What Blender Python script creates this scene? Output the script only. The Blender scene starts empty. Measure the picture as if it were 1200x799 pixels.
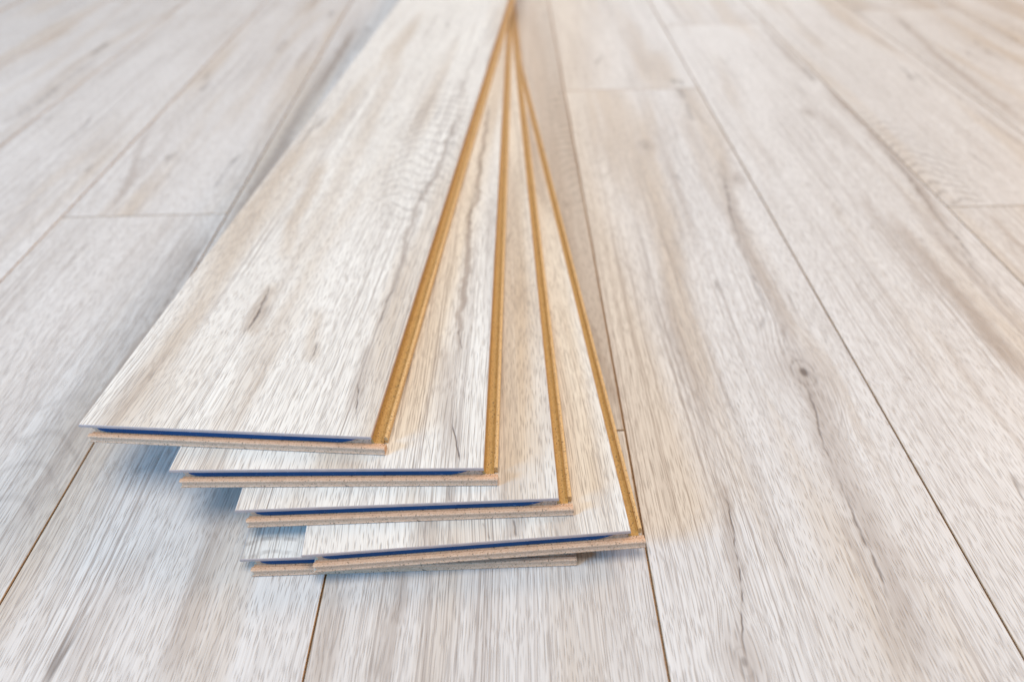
import bpy, bmesh, math, random
from mathutils import Vector, Matrix

scene = bpy.context.scene
R = math.radians

# ------------------------------------------------------------------ camera
cam_d = bpy.data.cameras.new('camera')
cam = bpy.data.objects.new('camera', cam_d)
scene.collection.objects.link(cam)
scene.camera = cam
PITCH, ROLL, YAW, CAM_H, F_PX = 0.673165, -0.026904, -0.007359, 0.389462, 856.8437
cam_d.sensor_width = 36.0
cam_d.lens = F_PX / 1200.0 * 36.0
cam_d.clip_start = 0.01
cam_d.clip_end = 60.0
_fwd = Vector((math.sin(YAW) * math.cos(PITCH), math.cos(YAW) * math.cos(PITCH), -math.sin(PITCH)))
_r = Vector((math.cos(YAW), -math.sin(YAW), 0))
_u = _r.cross(_fwd)
_right = math.cos(ROLL) * _r + math.sin(ROLL) * _u
_up = -math.sin(ROLL) * _r + math.cos(ROLL) * _u
_m = Matrix((( _right.x, _up.x, -_fwd.x, 0), (_right.y, _up.y, -_fwd.y, 0), (_right.z, _up.z, -_fwd.z, CAM_H), (0, 0, 0, 1)))
cam.matrix_world = _m
cam_d.dof.use_dof = True
cam_d.dof.focus_distance = 0.455
cam_d.dof.aperture_fstop = 4.0
scene.render.resolution_x = 1024
scene.render.resolution_y = 681

# ------------------------------------------------------------------ world and lamps
w = bpy.data.worlds.new('World')
scene.world = w
w.use_nodes = True
bg = w.node_tree.nodes['Background']
bg.inputs[0].default_value = (1.0, 0.985, 0.965, 1)
bg.inputs[1].default_value = 0.42
scene.view_settings.view_transform = 'Standard'
scene.view_settings.look = 'None'
scene.view_settings.exposure = 0.0
scene.view_settings.gamma = 1.0


def area(name, target, az, el, dist, sx, sy, power, col):
    """area lamp: az = compass direction it stands in (0 = +x, 90 = +y), el = height above the horizon"""
    d = bpy.data.lights.new(name, 'AREA')
    d.shape = 'RECTANGLE'
    d.size, d.size_y = sx, sy
    d.energy = power
    d.color = col
    o = bpy.data.objects.new(name, d)
    v = Vector((math.cos(R(az)) * math.cos(R(el)), math.sin(R(az)) * math.cos(R(el)), math.sin(R(el))))
    o.location = Vector(target) + v * dist
    o.rotation_euler = (-v).to_track_quat('-Z', 'Y').to_euler()
    scene.collection.objects.link(o)
    return o


area('overhead_softbox', (0, 2.2, 0), 262, 61, 4.4, 2.4, 2.4, 120, (1.0, 0.925, 0.835))
area('far_fill', (0.2, 1.4, 0), 80, 12, 6.0, 3.2, 1.2, 60, (0.80, 0.90, 1.0))  # unseen fill lamp, added to brighten the far floor with cool glare
area('cool_window', (0, 0.5, 0), 206, 16, 7.0, 2.2, 1.4, 690, (0.07, 0.46, 0.98))
area('warm_lamp', (0, 0.5, 0), 33, 27, 7.0, 2.4, 1.8, 195, (1.0, 0.57, 0.20))

scene.cycles.max_bounces = 6
scene.cycles.diffuse_bounces = 4
scene.cycles.use_denoising = True

# ------------------------------------------------------------------ node helper


class E:
    """a value in a node tree that understands arithmetic"""

    def __init__(self, g, s):
        self.g, self.s = g, s

    def _m(self, op, *a, clamp=False):
        n = self.g.nt.nodes.new('ShaderNodeMath')
        n.operation = op
        n.use_clamp = clamp
        for k, x in enumerate((self,) + a):
            if isinstance(x, E):
                self.g.nt.links.new(x.s, n.inputs[k])
            else:
                n.inputs[k].default_value = x
        return E(self.g, n.outputs[0])

    def __add__(self, o): return self._m('ADD', o)
    def __sub__(self, o): return self._m('SUBTRACT', o)
    def __mul__(self, o): return self._m('MULTIPLY', o)
    def __truediv__(self, o): return self._m('DIVIDE', o)
    __radd__ = __add__
    __rmul__ = __mul__
    def rsub(self, o): return (self * -1.0) + o
    def abs(self): return self._m('ABSOLUTE')
    def sin(self): return self._m('SINE')
    def frac(self): return self._m('FRACT')
    def pow(self, o): return self._m('POWER', o)
    def max(self, o): return self._m('MAXIMUM', o)
    def min(self, o): return self._m('MINIMUM', o)
    def sqrt(self): return self._m('SQRT')

    def ss(self, a, b):
        """smoothstep from a to b (a may exceed b)"""
        n = self.g.nt.nodes.new('ShaderNodeMapRange')
        n.interpolation_type = 'SMOOTHSTEP'
        self.g.nt.links.new(self.s, n.inputs[0])
        if a <= b:
            n.inputs[1].default_value, n.inputs[2].default_value = a, b
            n.inputs[3].default_value, n.inputs[4].default_value = 0.0, 1.0
        else:
            n.inputs[1].default_value, n.inputs[2].default_value = b, a
            n.inputs[3].default_value, n.inputs[4].default_value = 1.0, 0.0
        return E(self.g, n.outputs[0])


class G:
    def __init__(self, name):
        self.mat = bpy.data.materials.new(name)
        self.mat.use_nodes = True
        self.nt = self.mat.node_tree
        self.nt.nodes.clear()
        self.out = self.nt.nodes.new('ShaderNodeOutputMaterial')
        self.bsdf = self.nt.nodes.new('ShaderNodeBsdfPrincipled')
        self.nt.links.new(self.bsdf.outputs[0], self.out.inputs[0])

    def coords(self):
        tc = self.nt.nodes.new('ShaderNodeTexCoord')
        sp = self.nt.nodes.new('ShaderNodeSeparateXYZ')
        self.nt.links.new(tc.outputs['Object'], sp.inputs[0])
        return [E(self, sp.outputs[k]) for k in range(3)]

    def vec(self, *c):
        n = self.nt.nodes.new('ShaderNodeCombineXYZ')
        for k, x in enumerate(c):
            if isinstance(x, E):
                self.nt.links.new(x.s, n.inputs[k])
            else:
                n.inputs[k].default_value = x
        return n.outputs[0]

    def noise(self, x, y, z, detail=0.0, rough=0.5, dist=0.0):
        n = self.nt.nodes.new('ShaderNodeTexNoise')
        n.inputs['Scale'].default_value = 1.0
        n.inputs['Detail'].default_value = detail
        n.inputs['Roughness'].default_value = rough
        n.inputs['Distortion'].default_value = dist
        self.nt.links.new(self.vec(x, y, z), n.inputs['Vector'])
        return E(self, n.outputs[0])

    def voronoi(self, x, y, z):
        n = self.nt.nodes.new('ShaderNodeTexVoronoi')
        n.voronoi_dimensions = '2D'
        n.inputs['Scale'].default_value = 1.0
        self.nt.links.new(self.vec(x, y, z), n.inputs['Vector'])
        return E(self, n.outputs['Distance'])

    def mix(self, f, a, b):
        n = self.nt.nodes.new('ShaderNodeMix')
        n.data_type = 'RGBA'
        n.clamp_factor = True
        if isinstance(f, E):
            self.nt.links.new(f.s, n.inputs[0])
        else:
            n.inputs[0].default_value = f
        for k, x in ((6, a), (7, b)):
            if isinstance(x, tuple):
                n.inputs[k].default_value = (*x, 1)
            else:
                self.nt.links.new(x, n.inputs[k])
        return n.outputs[2]

    def curve(self, x, pts):
        """piecewise curve through (x, y) pairs, y anything; input and output in real units"""
        x0, x1 = pts[0][0], pts[-1][0]
        ys = [p[1] for p in pts]
        y0, y1 = min(ys), max(ys)
        if y1 - y0 < 1e-6:
            y1 = y0 + 1e-6
        t = (x - x0) * (1.0 / (x1 - x0))
        n = self.nt.nodes.new('ShaderNodeFloatCurve')
        c = n.mapping.curves[0]
        q = [((px - x0) / (x1 - x0), (py - y0) / (y1 - y0)) for px, py in pts]
        c.points[0].location = q[0]
        c.points[-1].location = q[-1]
        for a, b in q[1:-1]:
            c.points.new(a, b)
        n.mapping.update()
        self.nt.links.new(t.s, n.inputs['Value'])
        return E(self, n.outputs[0]) * (y1 - y0) + y0, t


# Drawn marks of the decor, measured on the planks, in metres:
# (kind, width in mm, strength, points (across, along))
FEATS = {
  'f2': [
    ('crack', 2.2, 0.75, [(0.2271, 0.4319), (0.2247, 0.4141), (0.224, 0.398), (0.2188, 0.3621), (0.2186, 0.3458), (0.2178, 0.3206), (0.2167, 0.2993), (0.2166, 0.275), (0.2154, 0.2508), (0.2132, 0.2285)]),
    ('band', 22, 0.75, [(0.238, 0.4792), (0.2274, 0.4063), (0.2236, 0.3417), (0.2257, 0.3012), (0.2238, 0.2564), (0.2225, 0.2077), (0.223, 0.1841)]),
    ('band', 9, 0.5, [(0.2092, 0.3016), (0.2083, 0.2628), (0.2066, 0.2207), (0.2027, 0.189)]),
    ('knot', 11, 0.95, [(0.2297, 0.44)]),
    ('crack', 3.2, 0.75, [(0.2487, 0.793), (0.2409, 0.7439), (0.2348, 0.7027), (0.2317, 0.668), (0.2317, 0.654)]),
    ('crack', 1.8, 0.6, [(0.2317, 0.654), (0.2262, 0.5991), (0.2268, 0.5767), (0.2336, 0.5607)]),
    ('band', 15, 0.6, [(0.2604, 0.8517), (0.2375, 0.6913), (0.2335, 0.6144), (0.2355, 0.5482), (0.2333, 0.497), (0.2304, 0.4463)]),
    ('crack', 2.2, 0.5, [(0.238, 0.7199), (0.2406, 0.6819), (0.2443, 0.6552)]),
    ('knot', 6, 0.6, [(0.171, 0.8798)]),
    ('crack', 3.5, 0.55, [(0.1726, 0.901), (0.1712, 0.8772), (0.1676, 0.847)]),
    ('knot', 5, 0.55, [(0.2608, 0.7812)]),
    ('crack', 1.6, 0.5, [(0.1781, 0.7746), (0.1762, 0.7309), (0.1747, 0.6869), (0.1743, 0.643)]),
    ('crack', 1.5, 0.5, [(0.1608, 0.4878), (0.1616, 0.4465), (0.1627, 0.4055), (0.1638, 0.353), (0.1635, 0.3318), (0.1609, 0.298), (0.162, 0.27), (0.1624, 0.2334)]),
    ('crack', 1.6, 0.85, [(0.1365, 0.3213), (0.1365, 0.3), (0.1351, 0.2789), (0.1331, 0.2604), (0.1284, 0.2374), (0.1244, 0.2163), (0.1226, 0.2073)]),
    ('knot', 6, 0.5, [(0.1213, 0.2025)]),
    ('band', 9, 0.55, [(0.1368, 0.3325), (0.1346, 0.3035), (0.1321, 0.2708), (0.1283, 0.247)]),
    ('beige', 22, 0.5, [(0.1996, 1.0621), (0.1705, 0.8322), (0.1617, 0.6856), (0.1499, 0.5062), (0.1465, 0.4089)]),
    ('crack', 7, 0.6, [(0.2476, 1.1131), (0.2491, 1.0728), (0.2498, 1.0315)]),
    ('crack', 8, 0.4, [(0.2498, 1.0315), (0.2482, 0.9928), (0.2461, 0.9532)]),
  ],
  'f2b': [
    ('beige', 30, 0.5, [(0.2467, 1.2579), (0.2453, 1.1518), (0.2455, 1.0947)]),
  ],
  'f3': [
    ('band', 14, 0.5, [(0.46, 1.4056), (0.4558, 1.2415), (0.4575, 1.0983)]),
    ('crack', 10, 0.45, [(0.4594, 1.1642), (0.4563, 1.0947)]),
    ('band', 13, 0.75, [(0.4639, 1.0795), (0.466, 0.9574), (0.4645, 0.8604), (0.4632, 0.7906), (0.4539, 0.7172), (0.4512, 0.6775), (0.4479, 0.6375)]),
    ('crack', 3.5, 0.7, [(0.4603, 0.8658), (0.4584, 0.7797), (0.4521, 0.7133), (0.4487, 0.6722), (0.448, 0.6341), (0.4434, 0.5975)]),
    ('crack', 2, 0.6, [(0.4375, 0.6464), (0.4388, 0.6134), (0.4366, 0.5681), (0.4381, 0.5335), (0.4362, 0.4956)]),
    ('band', 20, 0.75, [(0.4001, 0.6929), (0.3991, 0.628), (0.4014, 0.543), (0.4009, 0.4909), (0.4021, 0.449), (0.4014, 0.4152)]),
    ('band', 11, 0.5, [(0.3879, 0.7324), (0.3804, 0.624), (0.3818, 0.5357)]),
    ('knot', 5, 0.7, [(0.4076, 0.9764)]),
    ('crack', 2, 0.55, [(0.3503, 0.7223), (0.3498, 0.6897)]),
    ('crack', 1.5, 0.6, [(0.3059, 0.4333), (0.31, 0.4271)]),
    ('beige', 30, 0.45, [(0.2379, 0.7006), (0.2375, 0.5691), (0.2475, 0.4564)]),
  ],
  'f5': [
    ('band', 16, 0.65, [(0.7117, 1.434), (0.7057, 1.3366), (0.6888, 1.197), (0.6806, 1.0468), (0.6777, 0.9208)]),
    ('crack', 8, 0.6, [(0.7147, 1.4223), (0.7072, 1.3468)]),
    ('crack', 4, 0.5, [(0.6652, 1.1903), (0.6648, 1.1175), (0.6622, 1.0108), (0.6617, 0.9021)]),
  ],
  'f4': [
    ('cath', 0, 0.7, [(0.5032, 0.9173), (0.473, 0.7162)]),
  ],
  'f4b': [
    ('band', 8, 0.6, [(0.5066, 0.6878), (0.5052, 0.6433), (0.5039, 0.6027)]),
  ],
  'f1': [
    ('cath', 0, 0.6, [(0.0975, 1.2696), (0.0815, 0.8133)]),
    ('knot', 6, 0.6, [(0.0593, 0.7286)]),
    ('band', 70, 0.4, [(0.0507, 1.6081), (0.0649, 1.0712), (0.0668, 0.6901), (0.0726, 0.4851), (0.0797, 0.3747)]),
    ('band', 8, 0.7, [(0.0597, 0.5483), (0.0702, 0.4626), (0.0748, 0.4017)]),
  ],
  'f1b': [
    ('band', 12, 0.65, [(-0.0724, 0.2695), (-0.072, 0.2459), (-0.0753, 0.219), (-0.0759, 0.1899)]),
    ('crack', 1.5, 0.4, [(-0.0721, 0.2664), (-0.0721, 0.2516), (-0.0727, 0.2348)]),
    ('band', 18, 0.35, [(-0.1113, 0.2525), (-0.1113, 0.225), (-0.1105, 0.1957)]),
  ],
  'fm1b': [
    ('band', 14, 0.8, [(-0.3279, 0.6938), (-0.3278, 0.6305), (-0.3244, 0.5634), (-0.3244, 0.5089), (-0.3279, 0.442), (-0.3342, 0.387), (-0.3347, 0.3378), (-0.3314, 0.282)]),
    ('band', 22, 0.5, [(-0.3456, 0.7057), (-0.3391, 0.5639), (-0.3451, 0.4658), (-0.3498, 0.3875), (-0.3498, 0.3161)]),
    ('crack', 3, 0.7, [(-0.3262, 0.6829), (-0.3236, 0.655), (-0.3251, 0.5979), (-0.3238, 0.5661), (-0.3257, 0.52)]),
    ('crack', 2, 0.5, [(-0.4447, 0.6723), (-0.4497, 0.6438), (-0.4506, 0.6091)]),
    ('crack', 2, 0.4, [(-0.3548, 0.35), (-0.3563, 0.3369)]),
  ],
  'fm1': [
    ('band', 12, 0.5, [(-0.518, 1.1106), (-0.4938, 0.9429), (-0.4647, 0.8215), (-0.4511, 0.7415)]),
    ('band', 8, 0.35, [(-0.4831, 0.7867), (-0.48, 0.735)]),
    ('crack', 9, 0.5, [(-0.4019, 1.3675), (-0.3993, 1.2992)]),
    ('beige', 18, 0.4, [(-0.3534, 1.6132), (-0.3955, 1.3083), (-0.3952, 1.1392), (-0.3919, 0.9715)]),
  ],
  'fm3': [
    ('crack', 9, 0.5, [(-0.7117, 1.1612), (-0.709, 1.0878), (-0.7231, 1.0069)]),
    ('crack', 9, 0.35, [(-0.7144, 1.2512), (-0.7195, 1.2218)]),
    ('beige', 20, 0.4, [(-0.6653, 1.6773), (-0.7241, 1.3835), (-0.7355, 1.1824)]),
  ],
  'f0': [
    ('band', 18, 1.0, [(-0.2847, 1.4538), (-0.2951, 1.1709), (-0.3009, 1.0118), (-0.3001, 0.8832), (-0.3036, 0.7566), (-0.3119, 0.6716)]),
    ('crack', 6, 0.55, [(-0.2667, 1.4191), (-0.2674, 1.3717), (-0.2724, 1.2986)]),
  ],
  'f0b': [
    ('band', 20, 0.3, [(-0.2349, 0.286), (-0.2473, 0.2386), (-0.2488, 0.1985)]),
    ('band', 16, 0.35, [(-0.2068, 0.342), (-0.2004, 0.2984), (-0.1952, 0.2487), (-0.1923, 0.1973)]),
  ],
  'b1': [
    ('crack', 1.8, 0.95, [(0.0719, 0.1638), (0.0732, 0.1541), (0.0749, 0.1411), (0.0754, 0.1319), (0.0762, 0.1219), (0.076, 0.1131), (0.0742, 0.1034)]),
    ('knot', 4, 0.7, [(0.0763, 0.1274)]),
    ('beige', 14, 0.6, [(0.0741, 0.1701), (0.076, 0.1319), (0.0795, 0.0964)]),
    ('band', 5, 0.8, [(0.1781, 0.5591), (0.1765, 0.4685), (0.1767, 0.381), (0.1722, 0.3385), (0.1694, 0.3065), (0.1703, 0.2578), (0.1728, 0.217), (0.1735, 0.1773), (0.173, 0.1367), (0.174, 0.117)]),
    ('crack', 2.2, 0.7, [(0.1789, 0.5453), (0.1774, 0.4685), (0.1784, 0.4229), (0.1776, 0.375), (0.171, 0.3459), (0.1679, 0.3151), (0.1704, 0.2703)]),
    ('crack', 2.0, 0.55, [(0.1753, 0.1687), (0.173, 0.1367), (0.174, 0.117)]),
    ('band', 7, 0.5, [(0.1693, 0.7562), (0.1706, 0.6498), (0.173, 0.5732)]),
    ('crack', 1.4, 0.8, [(0.1734, 0.0527), (0.1768, 0.0365), (0.18, 0.0187)]),
    ('band', 12, 0.45, [(0.1679, 0.0959), (0.1744, 0.0581), (0.1772, 0.0185)]),
    ('beige', 16, 0.7, [(0.0523, 0.4038), (0.0573, 0.3021), (0.0603, 0.2658), (0.0754, 0.1949)]),
    ('beige', 12, 0.55, [(0.122, 0.1365), (0.1241, 0.1155), (0.1335, 0.0688)]),
    ('beige', 22, 0.5, [(0.0596, 0.7748), (0.074, 0.5428), (0.079, 0.3983), (0.0829, 0.2862), (0.0798, 0.1704)]),
    ('crack', 4, 0.4, [(0.0255, 0.5817), (0.0205, 0.5757)]),
    ('crack', 1.4, 0.55, [(0.1323, 0.094), (0.1342, 0.0707)]),
    ('cath', 0, 0.5, [(0.1452, 0.5726), (0.1646, 0.3238)]),
  ],
  'b2': [
    ('band', 6, 0.85, [(0.1835, 0.6177), (0.178, 0.5098), (0.177, 0.4196), (0.1781, 0.3557), (0.1722, 0.3226), (0.1732, 0.2612), (0.1741, 0.2063), (0.1731, 0.1459), (0.1776, 0.0969)]),
    ('crack', 2, 0.7, [(0.1824, 0.6177), (0.1784, 0.4977), (0.1774, 0.4094), (0.1728, 0.326), (0.173, 0.2776)]),
    ('crack', 1.5, 0.8, [(0.1726, 0.1427), (0.1763, 0.1165)]),
    ('crack', 1.5, 0.9, [(0.1751, 0.0379), (0.1775, 0.0285), (0.1799, 0.0179), (0.1824, 0.0055)]),
    ('band', 16, 0.4, [(0.1594, 0.127), (0.1667, 0.0785), (0.1783, 0.0027)]),
    ('beige', 26, 0.5, [(0.1659, 0.42), (0.1487, 0.2081), (0.1454, 0.1071), (0.1493, 0.0212)]),
  ],
  'b3': [
    ('band', 9, 0.6, [(0.1304, 0.0195), (0.1306, -0.0009)]),
    ('crack', 1.6, 0.7, [(0.1305, 0.0153), (0.1305, 0.0005)]),
    ('band', 20, 0.4, [(0.1909, 0.5016), (0.1783, 0.281), (0.1674, 0.1356), (0.1688, 0.063)]),
    ('crack', 3, 0.5, [(0.1687, 0.1355), (0.1651, 0.0799)]),
  ],
  'b4': [
    ('band', 14, 0.6, [(0.1287, 0.0204), (0.1266, 0.0002)]),
    ('crack', 1.6, 0.7, [(0.1272, 0.0153), (0.1278, 0.0025)]),
    ('crack', 1.6, 0.5, [(0.1087, 0.0144), (0.1128, 0.0014)]),
    ('band', 8, 0.6, [(0.1951, 0.6838), (0.1928, 0.6204), (0.19, 0.3975)]),
  ],
  'b5': [
    ('cath', 0, 0.55, [(0.0185, 0.0203), (0.0225, 0.0025)]),
  ],
}


WHITE = (0.76, 0.725, 0.665)
BEIGE = (0.50, 0.395, 0.29)
TAUPE = (0.345, 0.278, 0.230)
DARK = (0.15, 0.12, 0.105)


def oak(name, seed, feats=(), tone=0.0, contrast=1.0, beige=1.0, white=(0.65, 0.615, 0.58)):
    """white-washed oak decor: across = object x, along = object y"""
    g = G(name)
    v, u, z = g.coords()
    S = seed * 7.31
    warp = (g.noise(u * 2.6, v * 7.0, S, 1.0) - 0.5) * 0.016
    knotw = None
    for kind, wd, st, pts in feats:
        if kind == 'knot':
            kx, ky = pts[0]
            kr = wd / 1000.0 * 3.0
            ddx = v - kx
            fall = ((ddx * (1 / kr)).pow(2.0) + ((u - ky) * (1 / (kr * 2.4))).pow(2.0)).ss(1.0, 0.0)
            k = ddx * fall * -0.55
            knotw = k if knotw is None else knotw + k
    warp2 = (g.noise(u * 16.0, v * 30.0, S + 3.1) - 0.5) * 0.0013
    vw = v + warp + warp2
    if knotw is not None:
        vw = vw + knotw
    # broad bands of colour
    band = g.noise(u * 1.5, vw * 17.0, S + 11.0, 3.0, 0.55)
    band2 = g.noise(u * 2.6, vw * 34.0, S + 21.0, 2.0, 0.6)
    blotch = g.noise(u * 7.0, v * 13.0, S + 31.0, 3.0, 0.6)
    col = g.mix(blotch.ss(0.35, 0.75) * 0.45, white, tuple(c * d for c, d in zip(white, (0.88, 0.865, 0.85))))
    bm = band.ss(0.48 - tone * 0.12, 0.70)
    col = g.mix(bm * (0.62 * beige), col, BEIGE)
    tm = band2.ss(0.54 - tone * 0.10, 0.74) * band.ss(0.30, 0.62)
    col = g.mix(tm * (0.62 * contrast), col, TAUPE)
    if tone:
        col = g.mix(0.38 * tone, col, (0.44, 0.375, 0.315))
    # cloudy fine mottling
    mott = g.noise(u * 70.0, v * 210.0, S + 41.0, 3.0, 0.65)
    col = g.mix(mott.ss(0.50, 0.75) * 0.12, col, (0.47, 0.43, 0.40))
    dark = None

    def acc(x):
        nonlocal dark
        dark = x if dark is None else dark.max(x)

    # growth rings seen here and there
    ring = g.noise(u * 2.1, vw * 10.0, S + 51.0, 1.0, 0.35)
    rl = ((ring * 26.0).frac() - 0.5).abs().ss(0.16, 0.02)
    rmask = g.noise(u * 3.0, v * 9.0, S + 61.0, 1.0).ss(0.54, 0.68)
    acc(rl * rmask * (0.15 * contrast))
    # thin wandering cracks
    cn = g.noise(u * 3.4, vw * 26.0, S + 71.0, 1.5, 0.5)
    cl = (cn - 0.5).abs().ss(0.014, 0.002)
    cm = g.noise(u * 7.0, v * 24.0, S + 81.0, 1.0).ss(0.62, 0.72)
    acc(cl * cm * (0.62 * contrast))
    rag = (g.noise(u * 120.0, v * 120.0, S + 5.0, 1.0) - 0.5) * 0.0022 + (g.noise(u * 34.0, v * 10.0, S + 6.0, 1.0) - 0.5) * 0.004
    brk = g.noise(u * 90.0, v * 260.0, S + 8.0, 1.0)
    beige_acc = taupe_acc = None
    for kind, wd, st, pts in feats:
        wm = wd / 1000.0
        if kind == 'knot':
            cx, cy = pts[0]
            dx = (v + rag * 0.7 - cx) * (1.0 / wm)
            dy = (u - cy) * (1.0 / (wm * 1.7))
            d = (dx * dx + dy * dy).sqrt()
            ringk = (d * 9.0).sin().ss(0.0, 1.0) * d.ss(1.1, 0.5) * brk.ss(0.2, 0.6) * 0.6
            core = d.ss(0.42, 0.12)
            acc(ringk.max(core) * st)
            h = d.ss(3.2, 0.6) * 0.5
            taupe_acc = h if taupe_acc is None else taupe_acc.max(h)
            continue
        if kind == 'cath':
            (x0, y0), (x1, y1) = pts
            cx, cy = (x0 + x1) / 2, (y0 + y1) / 2
            L = max(abs(y1 - y0), 0.02)
            dx = v + rag - cx
            ph = (u + dx * dx * (14.0 if L > 0.1 else 30.0)) * (1.0 / (0.020 if L > 0.1 else 0.011))
            ph = ph + g.noise(u * 9.0, v * 26.0, S + 9.0, 2.0) * 3.2
            ln = (ph.frac() - 0.5).abs().ss(0.22, 0.05)
            ax = 0.045 if L > 0.1 else 0.028
            m = ((dx * (1 / ax)).pow(2.0) + ((u - cy) * (1.6 / (L * 1.4))).pow(2.0)).ss(1.1, 0.4)
            acc(ln * m * (0.60 * st) * brk.ss(0.2, 0.6))
            continue
        p = sorted(((b, a) for a, b in pts))
        cu = [p[0]]
        for q in p[1:]:
            if q[0] - cu[-1][0] > 0.002:
                cu.append(q)
        if len(cu) < 2:
            cu.append((cu[0][0] + 0.004, cu[0][1]))
        vc, t = g.curve(u, cu)
        wob = rag if kind == 'crack' else rag * 2.4
        d = (v + wob - vc).abs()
        env = t.ss(-0.06, 0.16) * t.ss(1.06, 0.84)
        if kind == 'crack':
            a = d.ss(wm * 0.62, wm * 0.08) * env * brk.ss(0.30, 0.58) 
            if st < 0.8:
                a = a * (g.noise(u * 13.0, v * 9.0, S + 7.0).ss(0.30, 0.55) * 0.7 + 0.3)
            acc(a * st)
            h = d.ss(wm * 3.4, 0.0) * env * (0.42 * st)
            taupe_acc = h if taupe_acc is None else taupe_acc.max(h)
        else:
            tex = band2.ss(0.25, 0.62) * 0.45 + 0.62
            a = d.ss(wm * 0.78, wm * 0.10) * env * tex * st
            if kind == 'band':
                taupe_acc = a if taupe_acc is None else taupe_acc.max(a)
            else:
                beige_acc = a if beige_acc is None else beige_acc.max(a)
    if beige_acc is not None:
        col = g.mix(beige_acc * 0.78, col, BEIGE)
    if taupe_acc is not None:
        col = g.mix(taupe_acc * 0.92, col, TAUPE)
    # fine fibres, long grain lines and open pores, drawn out along the plank
    den = g.noise(u * 2.4, v * 15.0, S + 111.0, 2.0, 0.6)
    fib = g.noise(u * 10.0, vw * 1150.0, S + 91.0, 1.0, 0.55)
    col = g.mix(fib.ss(0.44, 0.74) * 0.36, col, (0.40, 0.35, 0.315))
    col = g.mix(fib.ss(0.46, 0.24) * 0.28, col, (0.78, 0.765, 0.74))
    lng = g.noise(u * 2.8, vw * 840.0, S + 95.0, 1.0, 0.5)
    ll = lng.ss(0.54, 0.67) * den.ss(0.34, 0.58)
    col = g.mix(ll * 0.66, col, (0.33, 0.275, 0.24))
    jit = g.noise(u * 40.0, v * 60.0, S + 15.0) * 0.9
    pa = g.voronoi(u * 52.0 + jit, vw * 720.0, S).ss(0.30, 0.07)
    pb = g.voronoi(u * 30.0 + jit + 17.3, vw * 900.0, S).ss(0.30, 0.08)
    pr = (pa * (den.ss(0.66, 0.40) * 0.60 + 0.25)).max(pb * (den.ss(0.30, 0.60) * 0.65 + 0.25))
    col = g.mix(pr * 0.72, col, (0.235, 0.195, 0.170))
    col = g.mix(dark, col, DARK)
    g.nt.links.new(col, g.bsdf.inputs['Base Color'])
    g.bsdf.inputs['Roughness'].default_value = 0.50
    g.bsdf.inputs['IOR'].default_value = 1.38
    hgt = (pr * -0.6) + (fib * -0.5) + (dark * -0.7)
    b = g.nt.nodes.new('ShaderNodeBump')
    b.inputs['Strength'].default_value = 0.35
    b.inputs['Distance'].default_value = 0.0004
    g.nt.links.new(hgt.s, b.inputs['Height'])
    g.nt.links.new(b.outputs[0], g.bsdf.inputs['Normal'])
    return g.mat


def fibreboard(name, base, dark_c, light_c, rough=0.75):
    g = G(name)
    x, y, z = g.coords()
    n1 = g.noise(x * 900.0, y * 900.0, z * 1100.0, 2.0, 0.6)
    n2 = g.noise(x * 120.0, y * 120.0, z * 300.0, 2.0, 0.6)
    col = g.mix(n1.ss(0.40, 0.70) * 0.65, base, light_c)
    col = g.mix(n1.ss(0.46, 0.28) * 0.6, col, dark_c)
    col = g.mix(n2.ss(0.45, 0.75) * 0.35, col, dark_c)
    sp = g.noise(x * 900.0 + 9.0, y * 900.0, z * 1100.0, 0.0)
    col = g.mix(sp.ss(0.70, 0.75) * 0.75, col, (0.07, 0.045, 0.03))
    g.nt.links.new(col, g.bsdf.inputs['Base Color'])
    g.bsdf.inputs['Roughness'].default_value = rough
    b = g.nt.nodes.new('ShaderNodeBump')
    b.inputs['Strength'].default_value = 0.5
    b.inputs['Distance'].default_value = 0.0003
    g.nt.links.new(n1.s, b.inputs['Height'])
    g.nt.links.new(b.outputs[0], g.bsdf.inputs['Normal'])
    return g.mat


def plain(name, base, rough, var=0.15, spec=0.5):
    g = G(name)
    x, y, z = g.coords()
    n = g.noise(x * 160.0, y * 160.0, z * 400.0, 2.0)
    col = g.mix(n.ss(0.35, 0.75) * var, base, tuple(c * 0.45 for c in base))
    g.nt.links.new(col, g.bsdf.inputs['Base Color'])
    g.bsdf.inputs['Roughness'].default_value = rough
    g.bsdf.inputs['Specular IOR Level'].default_value = spec
    return g.mat


M_CORE = fibreboard('pressed_fibreboard', (0.57, 0.355, 0.225), (0.36, 0.21, 0.125), (0.69, 0.47, 0.32))
M_LEDGE = fibreboard('milled_fibreboard_warm_light', (0.44, 0.265, 0.085), (0.29, 0.155, 0.040), (0.55, 0.36, 0.14), 0.6)  # milled side; warm light on the ledges is put into its orange colour
M_BEAD = fibreboard('milled_fibreboard_rim', (0.62, 0.42, 0.20), (0.48, 0.29, 0.12), (0.72, 0.53, 0.30), 0.6)
M_EDGE = plain('decor_paper_edge', (0.46, 0.345, 0.30), 0.6, 0.25)
M_JOINT = fibreboard('floor_joint_fibreboard', (0.36, 0.22, 0.12), (0.22, 0.13, 0.07), (0.45, 0.30, 0.17))


def seal_material():
    g = G('blue_sealing_plastic')
    x, y, z = g.coords()
    n = g.noise(x * 60.0, y * 60.0, z * 60.0, 2.0)
    col = g.mix(n.ss(0.4, 0.7) * 0.4, (0.0, 0.052, 0.150), (0.0, 0.030, 0.095))
    sc = g.noise(x * 300.0, y * 300.0, z * 1500.0, 1.0)
    col = g.mix(sc.ss(0.70, 0.76) * 0.7, col, (0.30, 0.42, 0.60))
    g.nt.links.new(col, g.bsdf.inputs['Base Color'])
    g.bsdf.inputs['Roughness'].default_value = 0.5
    g.bsdf.inputs['Specular IOR Level'].default_value = 0.25
    return g.mat


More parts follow.
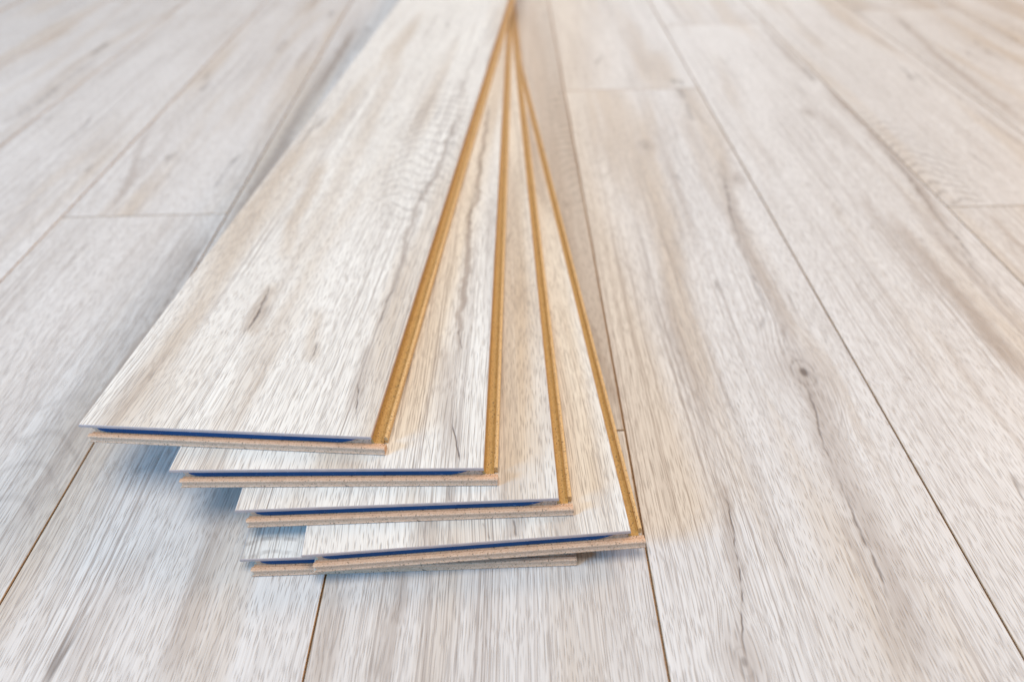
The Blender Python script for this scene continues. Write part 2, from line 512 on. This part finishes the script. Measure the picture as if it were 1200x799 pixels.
M_SEAL = seal_material()

# ------------------------------------------------------------------ mesh helpers


def link_mesh(name, bm, mats, parent=None):
    me = bpy.data.meshes.new(name)
    bmesh.ops.recalc_face_normals(bm, faces=bm.faces)
    bm.to_mesh(me)
    bm.free()
    for m in mats:
        me.materials.append(m)
    o = bpy.data.objects.new(name, me)
    scene.collection.objects.link(o)
    if parent:
        o.parent = parent
    return o


def extrude_profile(bm, prof, a, b, fn, mat=0):
    """closed profile [(p, q)...] swept from a to b; fn(t, p, q) -> xyz"""
    A = [bm.verts.new(fn(a, p, q)) for p, q in prof]
    B = [bm.verts.new(fn(b, p, q)) for p, q in prof]
    n = len(prof)
    fs = [bm.faces.new((A[i], A[(i + 1) % n], B[(i + 1) % n], B[i])) for i in range(n)]
    fs.append(bm.faces.new(A[::-1]))
    fs.append(bm.faces.new(B))
    for f in fs:
        f.material_index = mat
    return fs


# ------------------------------------------------------------------ the floor
SEAM = {-3: (-0.86557, 0.01248), -2: (-0.67807, -0.00604), -1: (-0.50302, -0.00616), 0: (-0.31708, -0.00985),
        1: (-0.12075, -0.00167), 2: (0.07922, 0.00171), 3: (0.27633, 0.00709), 4: (0.46868, 0.00078), 5: (0.65299, 0.00149)}
for k in range(6, 13):
    SEAM[k] = (0.65299 + 0.193 * (k - 5), 0.0)
for k in range(-13, -3):
    SEAM[k] = (-0.86557 + 0.193 * (k + 3), 0.0)
JOINT = {-1: 0.7265, 0: 0.56, 1: 0.380, 2: 1.081, 3: 0.02, 4: 0.703, 5: 1.47, -2: 1.55, -3: 0.30, -4: 0.9}
PLEN = 1.383
KEY = {(-1, 0): 'fm1b', (-1, 1): 'fm1', (0, 0): 'f0b', (0, 1): 'f0', (1, 0): 'f1b', (1, 1): 'f1', (2, 0): 'f2', (2, 1): 'f2b',
       (3, 1): 'f3', (4, 0): 'f4b', (4, 1): 'f4', (5, 0): 'f5', (-3, 1): 'fm3', (-2, 0): 'fm2'}
TONE = {'f1': 0.6, 'f1b': 0.25, 'fm1b': 0.2, 'f4b': 0.3, 'f2b': 0.2}
SEED = {'f2': 4, 'f3': 9}
rng = random.Random(5)
bm = bmesh.new()
fl_mats = [M_JOINT]
generic = {}
GAP = 0.00042     # half the visible joint
BEV = 0.00045


def plank_block(bm, x00, m0, x10, m1, ya, yb, mi):
    def X(s, m, y): return s + m * (y - 0.7)
    def ring(ins, z):
        return [bm.verts.new((X(x00, m0, ya) + GAP + ins, ya + GAP + ins, z)), bm.verts.new((X(x10, m1, ya) - GAP - ins, ya + GAP + ins, z)),
                bm.verts.new((X(x10, m1, yb) - GAP - ins, yb - GAP - ins, z)), bm.verts.new((X(x00, m0, yb) + GAP + ins, yb - GAP - ins, z))]
    top = ring(BEV, 0.0)
    mid = ring(0, -BEV)
    low = ring(0, -0.004)
    f = bm.faces.new(top)
    f.material_index = mi
    for a, b in ((top, mid), (mid, low)):
        for i in range(4):
            q = bm.faces.new((a[i], a[(i + 1) % 4], b[(i + 1) % 4], b[i]))
            q.material_index = 0


for k in range(-13, 12):
    j = JOINT.get(k, rng.uniform(0.0, PLEN))
    spans = []
    y = j - PLEN * (2 if j > 0.9 else 1)
    n = -2 if j > 0.9 else -1
    while y < 3.4:
        spans.append((n + 1, y, y + PLEN))
        y += PLEN
        n += 1
    for idx, ya, yb in spans:
        key = KEY.get((k, idx))
        if key:
            mat = oak('oak_decor_floor_' + key, SEED.get(key, 20 + len(fl_mats)), FEATS.get(key, ()), TONE.get(key, 0.0))
            fl_mats.append(mat)
            mi = len(fl_mats) - 1
        else:
            q = (k * 3 + idx) % 5
            if q not in generic:
                fl_mats.append(oak('oak_decor_floor_plain', 60 + q * 3, (), 0.15 * (q % 2)))
                generic[q] = len(fl_mats) - 1
            mi = generic[q]
        plank_block(bm, *SEAM[k], *SEAM[k + 1], ya, yb, mi)
# sub-base showing in the joints
vs = [bm.verts.new(c) for c in ((-2.9, -1.6, -0.0022), (2.2, -1.6, -0.0022), (2.2, 4.9, -0.0022), (-2.9, 4.9, -0.0022))]
bm.faces.new(vs).material_index = 0
floor = link_mesh('floor', bm, fl_mats)
floor['kind'] = 'structure'

# ------------------------------------------------------------------ the loose planks
T = 0.0110876          # thickness
PE, PS, Q = 0.00498, 0.00862, 0.00669
LEN = 1.375
DEC = 0.0022           # decor sheet thickness


def decor_bm(W):
    b = 0.0004
    prof = [(0.0, T - DEC), (W, T - DEC), (W, T - b), (W - b, T), (b, T), (0.0, T - b)]
    bm = bmesh.new()
    fs = extrude_profile(bm, prof, b, LEN, lambda t, p, q: (p, t, q), 1)
    for f in bm.faces:
        c = f.calc_center_median()
        if c.z > T - 1e-6:
            f.material_index = 0
    # rounded front lip of the sheet
    front = [(0.0, T - DEC), (W, T - DEC), (W, T - b), (W - b, T), (b, T), (0.0, T - b)]
    A = [bm.verts.new((x, b, z)) for x, z in front]
    ins = [(0.0, T - DEC), (W, T - DEC), (W, T - b), (W - b, T - b), (b, T - b), (0.0, T - b)]
    B = [bm.verts.new((min(max(x, 0.0), W), 0.0, z)) for x, z in ins]
    for i in range(6):
        try:
            bm.faces.new((A[i], A[(i + 1) % 6], B[(i + 1) % 6], B[i])).material_index = 1
        except ValueError:
            pass
    bm.faces.new(B).material_index = 1
    bmesh.ops.remove_doubles(bm, verts=bm.verts, dist=1e-6)
    return bm


def core_bm(W):
    bm = bmesh.new()
    # body under the decor sheet; left side carries the tongue profile
    z1 = T - DEC - 0.0001
    body = [(Q, 0.0), (W - 0.001, 0.0), (W - 0.001, z1), (Q - 0.0045, z1), (Q + 0.0003, z1 - 0.0012), (Q + 0.0016, z1 - 0.0030),
            (Q + 0.0019, z1 - 0.0048), (Q + 0.0008, z1 - 0.0062), (Q - 0.0008, z1 - 0.0073), (Q - 0.0010, 0.0008)]
    extrude_profile(bm, body, 0.0016, LEN, lambda t, p, q: (p, t, q))
    # near-end lower lip, d measured toward the viewer
    lip = [(-0.0016, 0.0), (-0.0016, 0.0040), (0.0006, 0.0043), (0.0018, 0.0053), (0.0038, 0.0054), (0.0044, 0.0051), (0.0045, 0.0046), (0.0041, 0.0026),
           (0.0044, 0.0015), (PE, 0.0011), (PE, 0.0004), (PE - 0.0004, 0.0)]
    def lx(t, q):
        if t > 0.1:
            return t
        return t + 0.0022 * max(0.0, math.sin(math.pi * min(1.0, q / 0.0054))) + (0.0006 if q > 0.0045 else 0.0)
    extrude_profile(bm, lip, Q - 0.0010, W + PS, lambda t, p, q: (lx(t, q), -p, q))
    return bm


def ledge_bm(W):
    """long side: milled channel"""
    bm = bmesh.new()
    prof = [(-0.001, 0.0003), (PS - 0.0026, 0.0003), (PS - 0.0026, 0.0026), (PS - 0.0032, 0.0028), (PS - 0.0044, 0.0034), (0.0022, 0.0035), (0.0010, 0.0042), (0.0004, 0.0056), (0.0, 0.0070), (0.0, T - DEC - 0.0002), (-0.001, T - DEC - 0.0002)]
    extrude_profile(bm, prof, 0.0017, LEN, lambda t, p, q: (W + p, t, q))
    return bm


def bead_bm(W):
    bm = bmesh.new()
    prof = [(PS - 0.0026, 0.0003), (PS - 0.0003, 0.0003), (PS - 0.0001, 0.0040), (PS - 0.0004, 0.0049), (PS - 0.0010, 0.0053), (PS - 0.0018, 0.0053), (PS - 0.0026, 0.0047)]
    extrude_profile(bm, prof, 0.0060, LEN, lambda t, p, q: (W + p, t, q))
    return bm


def seal_bm(W):
    """blue locking strip sitting in the near-end groove"""
    bm = bmesh.new()
    x0, x1 = 0.0115, W - 0.0095
    zt, zb = T - DEC - 0.0003, 0.0049
    pts = []
    n = 10
    for i in range(n + 1):
        t = i / n
        pts.append((x0 + 0.009 * t, zt - (zt - zb) * math.sqrt(max(0.0, 1 - (1 - t) ** 2)) * 1.0))
    for i in range(n + 1):
        t = i / n
        pts.append((x1 - 0.013 * (1 - t), zt - (zt - zb) * (1 - t ** 1.6)))
    pts = pts + [(x1, zt)] if pts[-1][1] < zt - 1e-6 else pts
    F_ = [bm.verts.new((x, 0.0004, z)) for x, z in pts]
    K = [bm.verts.new((x, 0.0024, z)) for x, z in pts]
    m = len(pts)
    for i in range(m):
        bm.faces.new((F_[i], F_[(i + 1) % m], K[(i + 1) % m], K[i]))
    bm.faces.new(F_)
    bm.faces.new(K[::-1])
    return bm


BOARDS = [
    # corner x, y, turn, width, height level, tone, seed
    (-0.28687, 0.34139, -0.08745, 0.19447, 4, 0.0, 3,
     'topmost loose plank of the fan, uncovered over its full width'),
    (-0.22004, 0.31027, -0.01894, 0.19810, 3, 0.1, 14,
     'second loose plank from the top, dark crack near its front right corner'),
    (-0.17457, 0.28658, 0.02070, 0.19885, 2, 0.1, 25,
     'middle loose plank, third from the top of the fan'),
    (-0.13052, 0.26106, 0.06378, 0.19796, 1, 0.1, 36,
     'fourth loose plank from the top, swung farthest right of the fan'),
    (-0.17162, 0.26694, 0.01575, 0.19702, 0, 0.1, 47,
     'bottom loose plank lying on the floor, only its front left corner and end strip showing'),
]
proto = None
for i, (bx, by, th, W, lev, tone, seed, label) in enumerate(BOARDS):
    e = bpy.data.objects.new('laminate_plank', None)
    e.empty_display_size = 0.05
    scene.collection.objects.link(e)
    e.location = (bx, by, T * lev + 0.00002 + 0.00001 * lev)
    e.rotation_euler = (0, 0, th)
    e['label'] = label
    e['category'] = 'floor plank'
    e['group'] = 'loose laminate planks fanned out on the floor'
    link_mesh('decor_sheet', decor_bm(W), [oak('oak_decor_loose_plank', seed, FEATS.get('b%d' % (i + 1), ()), tone, 0.8, 1.15, WHITE), M_EDGE], e)
    link_mesh('core_board', core_bm(W), [M_CORE], e)
    link_mesh('side_ledge', ledge_bm(W), [M_LEDGE], e)
    link_mesh('ledge_rim', bead_bm(W), [M_BEAD], e)
    link_mesh('locking_strip', seal_bm(W), [M_SEAL], e)
